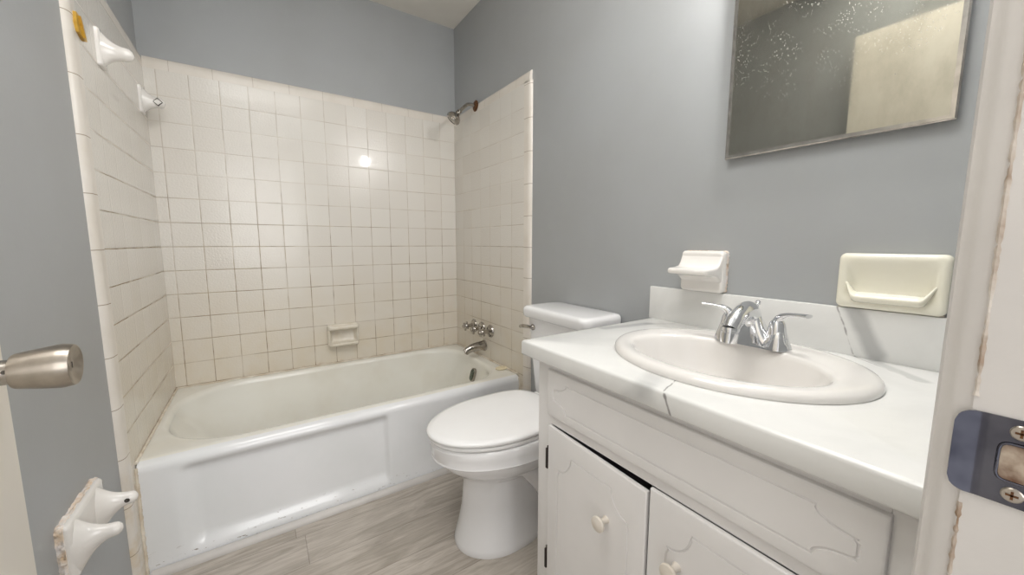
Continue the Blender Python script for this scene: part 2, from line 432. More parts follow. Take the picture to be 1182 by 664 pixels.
# caulk where tub meets tile, and the white strip on the floor along the apron
def ragged(p0, p1, r, n, amp):
    p0, p1 = Vector(p0), Vector(p1)
    pts = [p0.lerp(p1, i/n) for i in range(n+1)]
    return pts, [r*(1+amp*random.uniform(-1, 1)) for _ in pts]
cb = B()
for a_, b_, r_ in (((.004, -.004, .386), (TW-.004, -.004, .388), .004), ((.002, -.005, .384), (.002, -.735, .384), .005), ((TW-.003, -.005, .386), (TW-.003, -.735, .386), .005),
                   ((.002, -.744, .37), (.002, -.752, .015), .005), ((TW-.002, -.744, .37), (TW-.002, -.752, .015), .006)):
    pp, rr = ragged(a_, b_, r_, 90, .22); cb.tube(pp, rr, 8)
struct('trim_6', cb, M_caulk, label='stained caulk line around the tub', cat='caulk')
prof = [(0, 0), (-.020, 0), (-.020, .006), (-.017, .013), (-.010, .019), (0, .022)]
struct('trim_7', B().loft([[(x, -.752+a, h) for a, h in prof] for x in (.012, TW-.01)]), M_trimw, label='white quarter round strip on the floor along the tub', cat='trim')

# doorway: jambs, head, casings; the right side carries the strike plate
dj = B().box(JR, JR+.02, YH, YF, 0, ZD+.02).box(JL-.02, JL, YH, YF, 0, ZD+.02).box(JL, JR, YH, YF, ZD, ZD+.02)
dfo = struct('trim_8', dj, M_trimw, label='white painted door jamb at the right edge with the strike plate', cat='door frame')
def casing(side):          # profile in (x, y): stepped moulding on the room face of the front wall
    p_ = [(0, 0), (0, .008), (.002, .0105), (.0045, .0125), (.0055, .016), (.010, .018), (.040, .014), (.056, .011), (.060, .009), (.060, 0)]
    return [((JR+.002+a) if side > 0 else (JL-.004-a), YF+h) for a, h in p_]
struct('door_casing', B().loft([[(x, y, z) for x, y in casing(1)] for z in (0, ZD+.06)]), M_trimw, dfo)
struct('door_casing', B().loft([[(x, y, z) for x, y in casing(-1)] for z in (0, ZD+.06)]), M_trimw, dfo)
struct('door_casing', B().loft([[(x, YF+h, ZD+.004+a) for a, h in [(0, 0), (0, .012), (.006, .017), (.04, .014), (.06, .009), (.06, 0)]] for x in (JL-.064, JR+.062)]), M_trimw, dfo)
gk = B()
for za_, zb_ in ((.02, .892), (.968, ZD-.02)):
    pp, rr = ragged((JR+.0006, YF-.0008, za_), (JR+.0006, YF-.0008, zb_), .0013, 300, .38); gk.tube(pp, rr, 6)
struct('caulk_line', gk, M_gunk, dfo)
# strike plate: plate on the jamb with a lip curling over the casing edge, keeper hole, two screws
sx = JR - .0016
zc_ = .930
def lip(y): return sx - .0028*sm(y, -2.284, -2.266)
ys_ = [-2.330 + .062*i/40 for i in range(41)]
def half(y):               # half height of the rounded lip
    e = YE - y
    return .0285 - (.009 - math.sqrt(max(0, .009**2-(.009-e)**2)) if e < .009 else 0)
YE = -2.2705
ys_ = [-2.330 + (YE-.009+2.330)*i/24 for i in range(25)] + [YE-.009*math.cos(PI/2*i/10) for i in range(1, 11)]
pb = B(); pb.loft([[(lip(y), y, zc_-half(y)), (lip(y), y, zc_+half(y)), (lip(y)+.0015, y, zc_+half(y)), (lip(y)+.0015, y, zc_-half(y))] for y in ys_])
stk = struct('strike_plate', pb, M_plate, dfo)
stk['label'] = 'shiny steel strike plate with a rounded lip'
hole = []
hy, hw_, hh_ = -2.3015, .0115, .0125
for i in range(24):
    a = 2*PI*i/24; c_, s_ = math.cos(a), math.sin(a)
    hole.append((hy + hw_*math.copysign(abs(c_)**.35, c_), zc_ + hh_*math.copysign(abs(s_)**.35, s_)))
struct('keeper_hole', B().prism(hole, sx-.0005, sx+.0004, 0), M_hole, stk)
rimb = B(); hp = [(sx-.0006, y, z) for y, z in hole]; rimb.tube(hp+hp[:2], .0009, 8)
struct('hole_rim', rimb, M_plate, stk)
for dz in (.0205, -.0205):
    sc = struct('screw', B().lathe([(.0048, 0), (.0048, .0005), (.0042, .0011), (.0006, .0014)], (sx, -2.2978, zc_+dz), (-1, 0, 0), 24), M_nickel, stk)
    struct('cross_slot', B().box(sx-.0019, sx-.0012, -2.3004, -2.2952, zc_+dz-.0006, zc_+dz+.0006).box(sx-.0019, sx-.0012, -2.2984, -2.2972, zc_+dz-.0026, zc_+dz+.0026), M_rust, sc)

# the open door, folded back along the left wall
DX = .105
d1 = struct('door_1', B().box(DX-.035, DX, YF+.004, -1.617, .02, 2.05, .002), M_door, label='white flush door standing open at the far left', cat='door')
KY, KZ = -1.680, .930
kb = struct('door_knob', B().lathe([(.0150, .0405), (.0182, .0415), (.0192, .0435), (.0212, .054), (.0236, .068), (.0246, .0755), (.0246, .078), (.0236, .0845), (.0228, .0865), (.0212, .0868), (.0120, .0835), (.0004, .082)], (DX-.012, KY, KZ), (1, 0, 0), 48), M_nickel, d1)
struct('knob_stem', B().lathe([(.0315, .0), (.0315, .004), (.028, .008), (.0150, .011), (.0135, .014), (.0132, .040)], (DX, KY, KZ), (1, 0, 0), 40), M_chrome2, kb)
struct('key_cylinder', B().lathe([(.0065, .0), (.0065, .0016), (.005, .002), (.0004, .002)], (DX+.0695, KY, KZ), (1, 0, 0), 24).box(DX+.0712, DX+.0719, KY-.0007, KY+.0007, KZ-.0035, KZ+.0035, mat=1), [M_nickel, M_dark], kb)
struct('set_hole', B().lathe([(.0022, 0), (.0022, .001), (.0003, .001)], (DX+.027, KY-.0128, KZ+.003), (0, -1, .2), 12), M_dark, kb)
for z in (.28, 1.05, 1.82):
    struct('door_hinge', B().lathe([(.006, -.045), (.006, .045)], (DX-.041, YF+.008, z), (0, 0, 1), 16), M_nickel, d1)

# ------------------------------------------------------------------ bathtub
RZ = .383
tub = thing('bathtub', (.72, -.37, 0), 'white enamelled alcove bathtub with recessed apron panel between the tile walls', 'bathtub')
def apron(r):
    out = []
    for x, y, z in r:
        if y < -.70:
            k = sm(x, .085, .15) * (1 - sm(x, .758, .780)) * sm(z, .030, .085) * (1 - sm(z, .318, .350))
            y += .020*k
        out.append((x, y, z))
    return out
YA = -.748
NXT = 170
X0, X1, Y1 = .0015, TW-.0015, -.001
tb = B(); rings = []; mats = []
for z, dy in [(0, 0), (.02, 0), (.03, 0), (.04, 0), (.05, 0), (.06, 0), (.07, 0), (.08, 0), (.09, 0), (.15, .001), (.22, .002), (.30, .003), (.315, .003), (.322, .003), (.329, .003), (.336, .003), (.343, .003), (.350, .003)]:
    rings.append(apron(rrect(X0, X1, YA+dy, Y1, .004, z, nx=NXT))); mats.append(0)
for i in range(1, 9):      # rolled front edge
    a = PI/2*i/8
    rings.append(rrect(X0, X1, YA+.003+.040*(1-math.cos(a)), Y1, .004, .350+.033*math.sin(a), nx=NXT)); mats.append(0 if i < 6 else 1)
BX0, BX1, BY0, BY1 = .030, 1.392, -.680, -.030
rings.append(rrect(BX0-.016, BX1+.016, BY0-.014, BY1+.016, .19, RZ, rl=.27, nx=NXT)); mats.append(1)
for i in range(1, 7):
    a = PI/2*i/6; o_ = .022*math.sin(a); dz = .026*(1-math.cos(a))
    rings.append(rrect(BX0-.016+o_, BX1+.016-o_, BY0-.014+o_*.9, BY1+.016-o_, .185, RZ-dz, rl=.265, nx=NXT)); mats.append(1)
for z, ax0, ax1, ay, r_ in [(.32, .03, .014, .010, .17), (.24, .095, .036, .026, .165), (.16, .165, .058, .042, .16), (.10, .23, .078, .06, .15), (.075, .27, .095, .078, .145), (.062, .30, .125, .11, .13), (.058, .36, .18, .16, .1)]:
    rings.append(rrect(BX0+ax0, BX1-ax1, BY0+ay, BY1-ay, r_, z, rl=.255 - ax0*.3, nx=NXT)); mats.append(1)
tb.loft(rings, (False, True), mats=mats)
obj('tub_shell', tb, [M_tubout, M_tubin], tub, 50)
oc = Vector((1.362, -.40, .300)); on = Vector((-1, 0, .28)).normalized()
opb = B(); up_ = Vector((0, 1, 0)).cross(on); up_ = up_ if up_.z > 0 else -up_
def oval(sc, off):
    return [oc + on*off + Vector((0, 1, 0))*.017*sc*math.copysign(abs(math.cos(a))**.6, math.cos(a)) + up_*.034*sc*math.copysign(abs(math.sin(a))**.6, math.sin(a)) for a in [2*PI*i/32 for i in range(32)]]
opb.loft([oval(1, -.012), oval(1, .006), oval(.92, .0095), oval(.72, .010)])
op = obj('overflow_plate', opb, M_oflow, tub); op['label'] = 'dark tarnished overflow plate'
obj('overflow_trim', B().loft([oval(1.16, -.012), oval(1.16, .003), oval(1.05, .005)]), M_chrome2, tub)
obj('drain', B().lathe([(.036, 0), (.034, .004), (.022, .004), (.02, .001), (.0005, .001)], (1.12, -.37, .0575), (0, 0, 1), 32), M_chrome2, tub)

sp_ = B(); rr = []
for z, s in [(0, .82), (.004, .97), (.009, 1.), (.014, .93), (.0165, .7), (.0168, .3)]:
    rr.append([(1.428 + .036*s*math.cos(a), -.612 + .026*s*math.sin(a), RZ + .0005 + z*.62) for a in [2*PI*i/32 for i in range(32)]])
sp_.loft(rr)
tag(obj('soap_bar', sp_, M_soap, loc=(1.428, -.612, RZ)), 'flat oval beige soap bar on the tub corner by the toilet', 'soap')

# ------------------------------------------------------------------ tub and shower fittings
vs = thing('tub_valve', (TW, -.35, .56), 'chrome three handle tub valve on the tile above the spout', 'faucet')
for i, y in enumerate((-.25, -.35, -.45)):
    obj('escutcheon', B().lathe([(.036, 0), (.037, .003), (.033, .010), (.019, .015), (.013, .018), (.011, .048), (.0125, .052)], (TW, y, .56), (-1, 0, 0), 32), M_chrome2, vs)
    hb = B().lathe([(.012, .046), (.0175, .050), (.0185, .058), (.0155, .066), (.012, .070), (.014, .075), (.0095, .082), (.0005, .083)], (TW, y, .56), (-1, 0, 0), 28)
    for k in range(4):
        a = PI/2*k + (.35, .1, .5)[i]; d_ = Vector((0, math.cos(a), math.sin(a))); o_ = Vector((TW-.060, y, .56))
        hb.tube([o_+d_*q for q in (.010, .018, .026, .031, .034)], [.006, .0058, .0072, .0062, .002], 12, up=(1, 0, 0))
    obj('cross_handle', hb, M_chrome2, vs)
sp = thing('tub_spout', (TW, -.372, .455), 'chrome tub spout below the three handles', 'spout')
path = spline([(TW, -.372, .458), (TW-.03, -.372, .458), (TW-.075, -.372, .454), (TW-.110, -.372, .445), (TW-.130, -.372, .432)], 6)
n_ = len(path)
obj('spout_body', B().tube(path, None, 28, flat=[(.030-.010*(i/(n_-1)), .029-.012*(i/(n_-1))) for i in range(n_)], up=(0, 1, 0)), M_chrome2, sp)
obj('spout_outlet', B().lathe([(.013, 0), (.0135, .012), (.011, .0125), (.0105, .004), (.0005, .004)], (TW-.116, -.372, .434), (-.25, 0, -1), 24), M_chrome2, sp)
obj('spout_flange', B().lathe([(.034, 0), (.034, .003), (.031, .005)], (TW, -.372, .458), (-1, 0, 0), 32), M_chrome2, sp)

sh = thing('shower_head', (TW, -.292, 1.857), 'chrome shower head on a short bent arm high on the right tile wall', 'shower head')
ap = spline([(TW, -.292, 1.855), (1.430, -.293, 1.857), (1.403, -.294, 1.851), (1.376, -.295, 1.828), (1.356, -.296, 1.808)], 6)
obj('shower_arm', B().tube(ap, .0095, 18), M_chrome2, sh)
fl = obj('arm_flange', B().lathe([(.031, 0), (.031, .002), (.026, .006), (.014, .009), (.010, .010)], (TW, -.292, 1.855), (-1, 0, 0), 32), M_rust, sh); fl['label'] = 'rusty brown wall flange'
hd = Vector((-.60, .28, -.75)).normalized()
obj('head_body', B().lathe([(.0105, -.004), (.0135, .0), (.0135, .007), (.010, .009), (.0145, .012), (.0155, .020), (.012, .024), (.020, .028), (.034, .039), (.041, .052), (.042, .061), (.039, .065)], Vector((1.356, -.296, 1.808)), hd, 36), M_chrome2, sh)
obj('spray_face', B().lathe([(.039, .0645), (.0378, .072), (.027, .075), (.0255, .0725), (.0005, .0735)], Vector((1.356, -.296, 1.808)), hd, 36), M_chrome2, sh)
obj('spray_lever', B().tube([Vector((1.356, -.296, 1.808))+hd*.060+Vector((-.012, -.030, -.010))*q for q in (.9, 1.1, 1.35)], [.006, .007, .004], 12), M_chrome2, sh)

# ceramic dish built into the back wall tiles
sd = thing('soap_dish', (.732, 0, .55), 'off white ceramic soap dish set in the long tile wall', 'soap dish')
x0, x1, z0, z1 = .655, .818, .488, .612
def frame_loft(bld, secs):  # sections: list of (xa, xb, za, zb, r, y)
    bld.loft([[(px, y, pz) for px, pz, _ in rrect(xa, xb, za, zb, r, 0, 14, 10, 6)] for xa, xb, za, zb, r, y in secs])
db = B()
frame_loft(db, [(x0, x1, z0, z1, .012, .004), (x0, x1, z0, z1, .012, -.024), (x0+.003, x1-.003, z0+.003, z1-.003, .012, -.030), (x0+.010, x1-.010, z0+.010, z1-.010, .010, -.0325),
                (x0+.016, x1-.016, z0+.016, z1-.032, .010, -.020), (x0+.024, x1-.024, z0+.026, z1-.040, .010, -.004)])
obj('dish_body', db, M_biscuit, sd, 60)
tp = [(.0, 0), (.022, -.002), (.032, .003), (.036, .010), (.034, .017), (.028, .019), (.018, .013), (0, .012)]
obj('dish_tray', B().loft([[(x, -.026-a*s, z0+.004+h) for a, h in tp] for x, s in ((x0+.006, .55), (x0+.014, .95), (x0+.03, 1.), (x1-.03, 1.), (x1-.014, .95), (x1-.006, .55))]), M_biscuit, sd, 60)
gp = [(-.004+.0*i + .010*math.cos(a), .010*math.sin(a)) for i, a in enumerate([2*PI*k/16 for k in range(16)])]
obj('grab_bar', B().loft([[(x, -.036-.008*s+a*1.1, z1-.016+h*1.2) for a, h in gp] for x, s in ((x0+.002, -1.), (x0+.014, .3), (x0+.03, .8), (x1-.03, .8), (x1-.014, .3), (x1-.002, -1.))]), M_biscuit, sd, 60)

# ceramic brackets with a flared foot on the left walls: sections along X
def bracket_arm(bld, y, zc0, ztip, x0, x1, h0, h1, w0, w1, n=14, droop=1.7, pw_=2.2):
    rings = []
    for i in range(n+1):
        t_ = i/n; k = (1-t_)**pw_
        h = h1+(h0-h1)*k; w = w1+(w0-w1)*(1-t_)**2.2; zc = ztip+(zc0-ztip)*(1-t_)**droop
        rings.append([(x0+(x1-x0)*t_, y+w*math.cos(a), zc+h*math.sin(a)) for a in [2*PI*j/24 for j in range(24)]])
    r0 = rings[-1]; cx = x1
    for q, s in ((.5, .88), (.85, .55), (1., .15)):
        rings.append([(x1+q*h1*.9, y+(p_[1]-y)*s, ztip+(p_[2]-ztip)*s) for p_ in r0])
    bld.loft(rings)
for name_y, lab in ((-.600, 'white ceramic towel bar bracket nearer the yellow hook scrap'), (-.108, 'white ceramic towel bar bracket close to the back corner, with square socket')):
    tk = thing('towel_bar_bracket', (0, name_y, 1.65), lab, 'towel bar bracket', 'towel bar brackets on the left tile wall')
    fb = B(); fb.loft([[(x, py, pz) for py, pz, _ in rrect(name_y-.027+i_, name_y+.027-i_, 1.597+i_, 1.706-i_, .006, 0, 6, 8, 5)] for x, i_ in ((-.002, 0), (.006, 0), (.010, .003), (.011, .01))])
    obj('foot_plate', fb, M_ceramic, tk, 50)
    ab = B(); bracket_arm(ab, name_y, 1.652, 1.648, .008, .060, .052, .0200, .025, .0185)
    obj('bracket_arm', ab, M_ceramic, tk, 60)
    if name_y > -.3:
        yy = name_y-.0188
        sq = B()
        for ro, ri, mt in ((.0165, .0130, 0),):
            po = [(.056+ro*math.cos(PI/2*k), yy, 1.648+ro*math.sin(PI/2*k)) for k in range(4)]
            pi_ = [(.056+ri*math.cos(PI/2*k), yy-.0005, 1.648+ri*math.sin(PI/2*k)) for k in range(4)]
            sq.loft([[(x, y+.006, z) for x, y, z in po], po, pi_, [(x, y+.004, z) for x, y, z in pi_]], (True, True), mats=[0, 0, 1])
        s_ = obj('bar_socket', sq, [M_dark, M_ceramic], tk, 20); s_['label'] = 'square bar socket with dark outline'
# broken yellow hook backing
yb = [(-.790, 1.668), (-.772, 1.668), (-.757, 1.655), (-.742, 1.655), (-.744, 1.643), (-.752, 1.640), (-.744, 1.632), (-.730, 1.630), (-.727, 1.618), (-.745, 1.612), (-.785, 1.620), (-.795, 1.64)]
hk = thing('adhesive_hook', (0, -.76, 1.64), 'broken yellow adhesive hook scrap at the top of the left tile edge', 'hook')
obj('backing_pad', B().prism(yb, .0, .007, 0), M_yellow, hk)
obj('hook_stub', B().prism([(-.782, 1.662), (-.776, 1.662), (-.752, 1.618), (-.760, 1.616)], .007, .012, 0), M_yellow, hk)

# toilet paper holder on the left painted wall
tph = thing('toilet_paper_holder', (WL, -1.125, .44), 'empty white ceramic toilet paper holder with two arms on the left wall', 'toilet paper holder')
pl = B(); pl.loft([[(WL+x, py, pz) for py, pz, _ in rrect(-1.222+i_, -1.020-i_, .368+i_, .497-i_, .01, 0, 10, 8, 5)] for x, i_ in ((.010, 0), (.016, 0), (.021, .004), (.022, .012))])
obj('back_plate', pl, M_ceramic, tph, 50)
gb = B()
ring_ = rrect(-1.222, -1.020, .368, .497, .01, 0, 24, 18, 5)
gb.loft([[(WL+x, py+random.uniform(-.002, .002)+(.003 if py > -1.12 else -.003), pz+random.uniform(-.002, .003)) for py, pz, _ in ring_] for x in (0, .004, .008, .012)])
gr = obj('plaster_edge', gb, M_plaster, tph, 20); gr['label'] = 'rough crumbling plaster around the plate'
for y, hole_ in ((-1.066, True), (-1.192, False)):
    ab = B(); bracket_arm(ab, y, .432, .446, WL+.018, .062, .064, .0150, .030, .0130, droop=1.9, pw_=2.0)
    a_ = obj('holder_arm', ab, M_ceramic, tph, 60)
    if hole_: obj('spring_hole', B().lathe([(.0052, 0), (.0048, .0009), (.0032, .0006), (.0004, -.001)], (.058, y-.0131, .446), (0, -1, 0), 20), M_dark, a_)

# ------------------------------------------------------------------ toilet
TY = -1.20
toi = thing('toilet', (1.15, TY, 0), 'white two piece toilet with closed lid between tub and vanity', 'toilet')
def egg(xf, xb, hw, z, cy=TY, n=48, split=.56, back=2.6, front=2.0):
    xm = xf + (xb-xf)*split; out = []
    for i in range(n):
        a = 2*PI*i/n; c_, s_ = math.cos(a), math.sin(a)
        e = back if c_ > 0 else front
        rx = (xb-xm) if c_ > 0 else (xm-xf)
        out.append((xm + rx*math.copysign(abs(c_)**(2/e), c_), cy + hw*math.copysign(abs(s_)**(2/e), s_), z))
    return out
bb = B()
bb.loft([egg(*q, split=sp2, cy=TY+.010*(1-sm(q[3], .2, .32))) for *q, sp2 in [(.880, 1.235, .129, 0, .45), (.878, 1.235, .131, .010, .45), (.881, 1.235, .128, .024, .45), (.893, 1.235, .117, .07, .45), (.906, 1.235, .103, .14, .46), (.911, 1.24, .096, .21, .48),
          (.911, 1.25, .098, .25, .50), (.898, 1.27, .117, .275, .52), (.862, 1.29, .146, .298, .55), (.834, 1.30, .163, .322, .56), (.817, 1.304, .172, .346, .56), (.814, 1.305, .1735, .3545, .56), (.8125, 1.305, .1740, .3565, .56), (.8000, 1.306, .1830, .358, .56), (.7965, 1.307, .1845, .361, .56), (.7985, 1.307, .183, .366, .56),
          (.793, 1.308, .184, .39, .56), (.791, 1.308, .184, .412, .56), (.796, 1.304, .180, .420, .56), (.82, 1.29, .165, .423, .56)]])
obj('bowl', bb, M_toilet, toi, 32)
rb = B()
rb.loft([egg(xf, xb, hw, z, back=3.2, split=.4) for xf, xb, hw, z in [(1.02, 1.42, .112, 0), (1.02, 1.42, .113, .02), (1.03, 1.42, .104, .035), (1.06, 1.41, .082, .06), (1.07, 1.41, .078, .15), (1.05, 1.42, .082, .25), (1.03, 1.44, .095, .33), (1.03, 1.455, .125, .37), (1.05, 1.46, .15, .40), (1.10, 1.46, .155, .424)]])
obj('trapway', rb, M_toilet, toi, 50)
obj('trapway_bulge', B().tube(spline([(1.02, TY-.075, .30), (1.10, TY-.085, .29), (1.17, TY-.082, .22), (1.24, TY-.08, .12), (1.34, TY-.078, .06)], 6), [.035+.012*math.sin(PI*i/24) for i in range(25)], 16), M_toilet, toi, 60)
for s in (-1, 1):
    obj('bolt_cap', B().lathe([(.013, 0), (.013, .006), (.010, .015), (.004, .019), (.0004, .0195)], (1.17, TY+s*.098, .033), (0, 0, 1), 20), M_toilet, toi)
def plate(outline, zs):      # (inset, z) rings scaled about the centroid
    cx = sum(q[0] for q in outline)/len(outline); cy = sum(q[1] for q in outline)/len(outline)
    return [[(q[0]-(q[0]-cx)*i_/.2, q[1]-(q[1]-cy)*i_/.2, z) for q in outline] for i_, z in zs]
so = egg(.786, 1.255, .177, 0, back=3.4, split=.56, n=64)
obj('seat_ring', B().loft(plate(so, [(.012, .4225), (.004, .424), (.001, .429), (.003, .436), (.010, .4385)])), M_seat, toi, 50)
lo = egg(.780, 1.285, .179, 0, back=3.6, split=.545, n=64)
obj('lid', B().loft(plate(lo, [(.010, .4405), (.002, .4415), (0, .446), (.001, .451), (.005, .455), (.02, .4575), (.09, .459), (.19, .4592)])), M_seat, toi, 50)
for s in (-1, 1):
    obj('lid_hinge', B().lathe([(.011, -.02), (.012, -.016), (.012, .016), (.011, .02)], (1.285, TY+s*.075, .442), (0, 1, 0), 20), M_seat, toi)
def tankring(x0, x1, hw, z, r=.035): return [(x, y, z) for x, y, _ in rrect(x0, x1, TY-.010-hw, TY-.010+hw, r, 0, 12, 12, 8)]
tkb = B(); tkb.loft([tankring(*q) for q in [(1.325, 1.455, .150, .424), (1.315, 1.458, .160, .430), (1.310, 1.46, .163, .45), (1.298, 1.465, .172, .60), (1.288, 1.466, .179, .762)]])
obj('tank', tkb, M_toilet, toi, 45)
tl = B(); tl.loft([tankring(*q) for q in [(1.283, 1.466, .183, .760), (1.274, 1.468, .189, .7635), (1.268, 1.469, .1925, .770), (1.266, 1.469, .1935, .792), (1.268, 1.468, .191, .802), (1.275, 1.465, .185, .8075), (1.29, 1.455, .172, .8095)]])
obj('tank_lid', tl, M_toilet, toi, 50)
lv = obj('flush_lever', B().lathe([(.013, 0), (.013, .005), (.009, .008), (.007, .016)], (1.292, -1.078, .722), (-1, 0, 0), 24)
    .tube(spline([(1.276, -1.085, .723), (1.272, -1.060, .724), (1.270, -1.035, .722), (1.270, -1.012, .716)], 5), None, 14, flat=[(.005, .0085-.003*abs(i/15-.5)) for i in range(16)]), M_chrome2, toi)
lv['label'] = 'chrome flush lever'

# ------------------------------------------------------------------ vanity
VX, VY0, VY1, VT = .950, -2.268, -1.555, .776
van = thing('vanity_cabinet', (1.2, -1.91, 0), 'white painted two door vanity cabinet with a false drawer front under the marble counter', 'vanity cabinet')
fb = B()
fb.box(VX, VX+.018, VY1-.055, VY1, .0, VT, .0015).box(VX, VX+.018, VY0, VY0+.052, .0, VT, .0015)        # stiles
fb.box(VX, VX+.018, VY0+.052, VY1-.055, .6155, VT).box(VX, VX+.018, VY0+.052, VY1-.055, .0, .10)          # rails
fb.box(VX+.018, 1.466, VY1-.016, VY1, .0, VT).box(VX+.018, 1.466, VY0, VY0+.016, .0, VT)                  # sides
fb.box(VX+.018, 1.466, VY0+.016, VY1-.016, .09, .106).box(1.458, 1.466, VY0+.016, VY1-.016, .106, VT)
obj('cabinet_body', fb, M_cab, van)
def notched(y0, y1, z0, z1, k, kz):
    """routed outline with concave ogee corners, as (y, z) points"""
    pts = []
    for cy, cz, sy, sz in ((y1, z1, -1, -1), (y0, z1, 1, -1), (y0, z0, 1, 1), (y1, z0, -1, 1)):
        arc = [(cy + sy*k*(1-math.cos(a)*1.0)*1., cz + sz*kz*(1-math.sin(a))) for a in [PI/2*i/8 for i in range(9)]]
        arc = [(cy + sy*k*(1-(1-math.sin(a))), cz + sz*kz*(math.cos(a))) for a in [PI/2*i/8 for i in range(9)]]
        step = [(cy, cz + sz*kz*1.25), (cy+sy*.004, cz+sz*kz*1.05)]
        pts += (step+arc) if (sy*sz > 0) else list(reversed(step+arc))
    return pts
def panel(name, y0, y1, zl0, zl1, zr0, zr1, xf, th, parent, ins, k, kz):
    """door or drawer front: y1 is the left end, zl the heights there, zr those at the right end; softened edges and a routed line"""
    pb = B().box(xf, xf+th, y0, y1, 0, 1, 0)
    tb_ = bmesh.new(); bmesh.ops.create_cube(tb_, size=1.); pb.bm.free(); pb.bm = tb_
    for v in tb_.verts:
        r_ = v.co.y < 0; top = v.co.z > 0
        v.co = Vector((xf if v.co.x < 0 else xf+th, y0 if r_ else y1, (zr1 if top else zr0) if r_ else (zl1 if top else zl0)))
    fe = [e for e in tb_.edges if all(abs(v.co.x-xf) < 1e-6 for v in e.verts)]
    bmesh.ops.bevel(tb_, geom=fe, offset=.004, segments=3, profile=.5, affect='EDGES')
    o = obj(name, pb, M_cab, parent, 35)
    zA, zB = max(zl0, zr0)+ins, min(zl1, zr1)-ins
    path = [(xf+.0004, y, z) for y, z in notched(y0+ins, y1-ins, zA, zB, k, kz)]
    cb_ = B(); cb_.hoop(path, .0023, 8)
    c_ = obj('cutter', cb_, M_cab, None)
    c_.location = (0, 0, 0)
    bpy.context.view_layer.update()
    boolean_cut(o, c_)
    return o
obj_dr = panel('false_drawer_front', -2.218, -1.601, .640, .758, .640, .758, VX-.010, .0105, van, .024, .045, .022)
DF = VX-.010
dl = panel('cabinet_door', -1.899, -1.606, .060, .6130, .052, .6015, DF, .0095, van, .040, .045, .05)
dr = panel('cabinet_door', -2.214, -1.9045, .060, .6135, .060, .6135, DF, .0095, van, .040, .045, .05)
for dd, y, z in ((dl, -1.803, .484), (dr, -1.966, .500)):
    obj('door_knob', B().lathe([(.0085, 0), (.0065, .004), (.0060, .012), (.0085, .017), (.0145, .021), (.0165, .0245), (.0155, .0285), (.010, .031), (.0004, .0317)], (DF, y, z), (-1, 0, 0), 32), M_knobw, dd)
for z in (.523, .243):
    h_ = obj('hinge', B().box(DF-.002, VX, -1.606, -1.5995, z-.027, z+.027, .001).lathe([(.0042, -.030), (.0042, .030)], (VX-.003, -1.6015, z), (0, 0, 1), 12), M_black, dl)
    h_['label'] = 'black hinge'

# counter slab with a rolled front edge, an opening for the sink, and its backsplash
CT, CX0, CY0, CY1 = .817, .920, -2.274, -1.518
SX, SY, SA, SB = 1.200, -1.900, .250, .217      # sink centre and half axes (y, x)
ctr = thing('countertop', (1.2, -1.9, VT), 'white marble-look countertop with grey veins and backsplash on the vanity', 'countertop')
NB = 160
def slabring(x0, x1, y0, y1, r, z):
    """outline sampled by angle around the sink centre so that it bridges to the sink hole"""
    cx, cy = SX, SY; out = []
    for i in range(NB):
        a = 2*PI*i/NB; d_ = (math.cos(a), math.sin(a)); best = 9
        for ax_, lim in ((0, x0), (0, x1), (1, y0), (1, y1)):
            dd_ = d_[ax_]
            if abs(dd_) > 1e-9:
                q = (lim-(cx, cy)[ax_])/dd_
                if q > 0: best = min(best, q)
        x, y = cx+d_[0]*best, cy+d_[1]*best
        for ccx, ccy, sx_, sy_ in ((x0+r, y1-r, -1, 1), (x0+r, y0+r, -1, -1)):
            if (x-ccx)*sx_ > 0 and (y-ccy)*sy_ > 0:
                v = Vector((x-ccx, y-ccy)); v = v.normalized()*r; x, y = ccx+v.x, ccy+v.y
        out.append((x, y, z))
    return out
def snap(ring_, x0, x1, y0, y1):
    for cx_, cy_ in ((x0, y0), (x0, y1), (x1, y0), (x1, y1)):
        i = min(range(NB), key=lambda k: (ring_[k][0]-cx_)**2+(ring_[k][1]-cy_)**2)
        ring_[i] = (cx_, cy_, ring_[i][2])
    return ring_
def hole_ring(k, z): return [(SX+SB*k*math.cos(a), SY+SA*k*math.sin(a), z) for a in [2*PI*i/NB for i in range(NB)]]
CX1 = WR-.0015
def cr(i_, z): return snap(slabring(CX0+i_, CX1, CY0, CY1-i_, .0, z), CX0+i_, CX1, CY0, CY1-i_)
sb = B()
sb.loft([hole_ring(.93, VT+.001), cr(.02, VT+.001), cr(.004, VT+.0012), cr(.0012, VT+.003), cr(0, VT+.006), cr(0, CT-.007), cr(.001, CT-.0035), cr(.003, CT-.0012), cr(.007, CT), hole_ring(.93, CT), hole_ring(.93, VT+.001)], (False, False))
obj('counter_slab', sb, M_marble, ctr, 50)
BSX = 1.456
obj('backsplash', B().box(BSX, CX1, CY0, CY1+.006, CT-.001, .925, .0025, 2), M_marble, ctr)

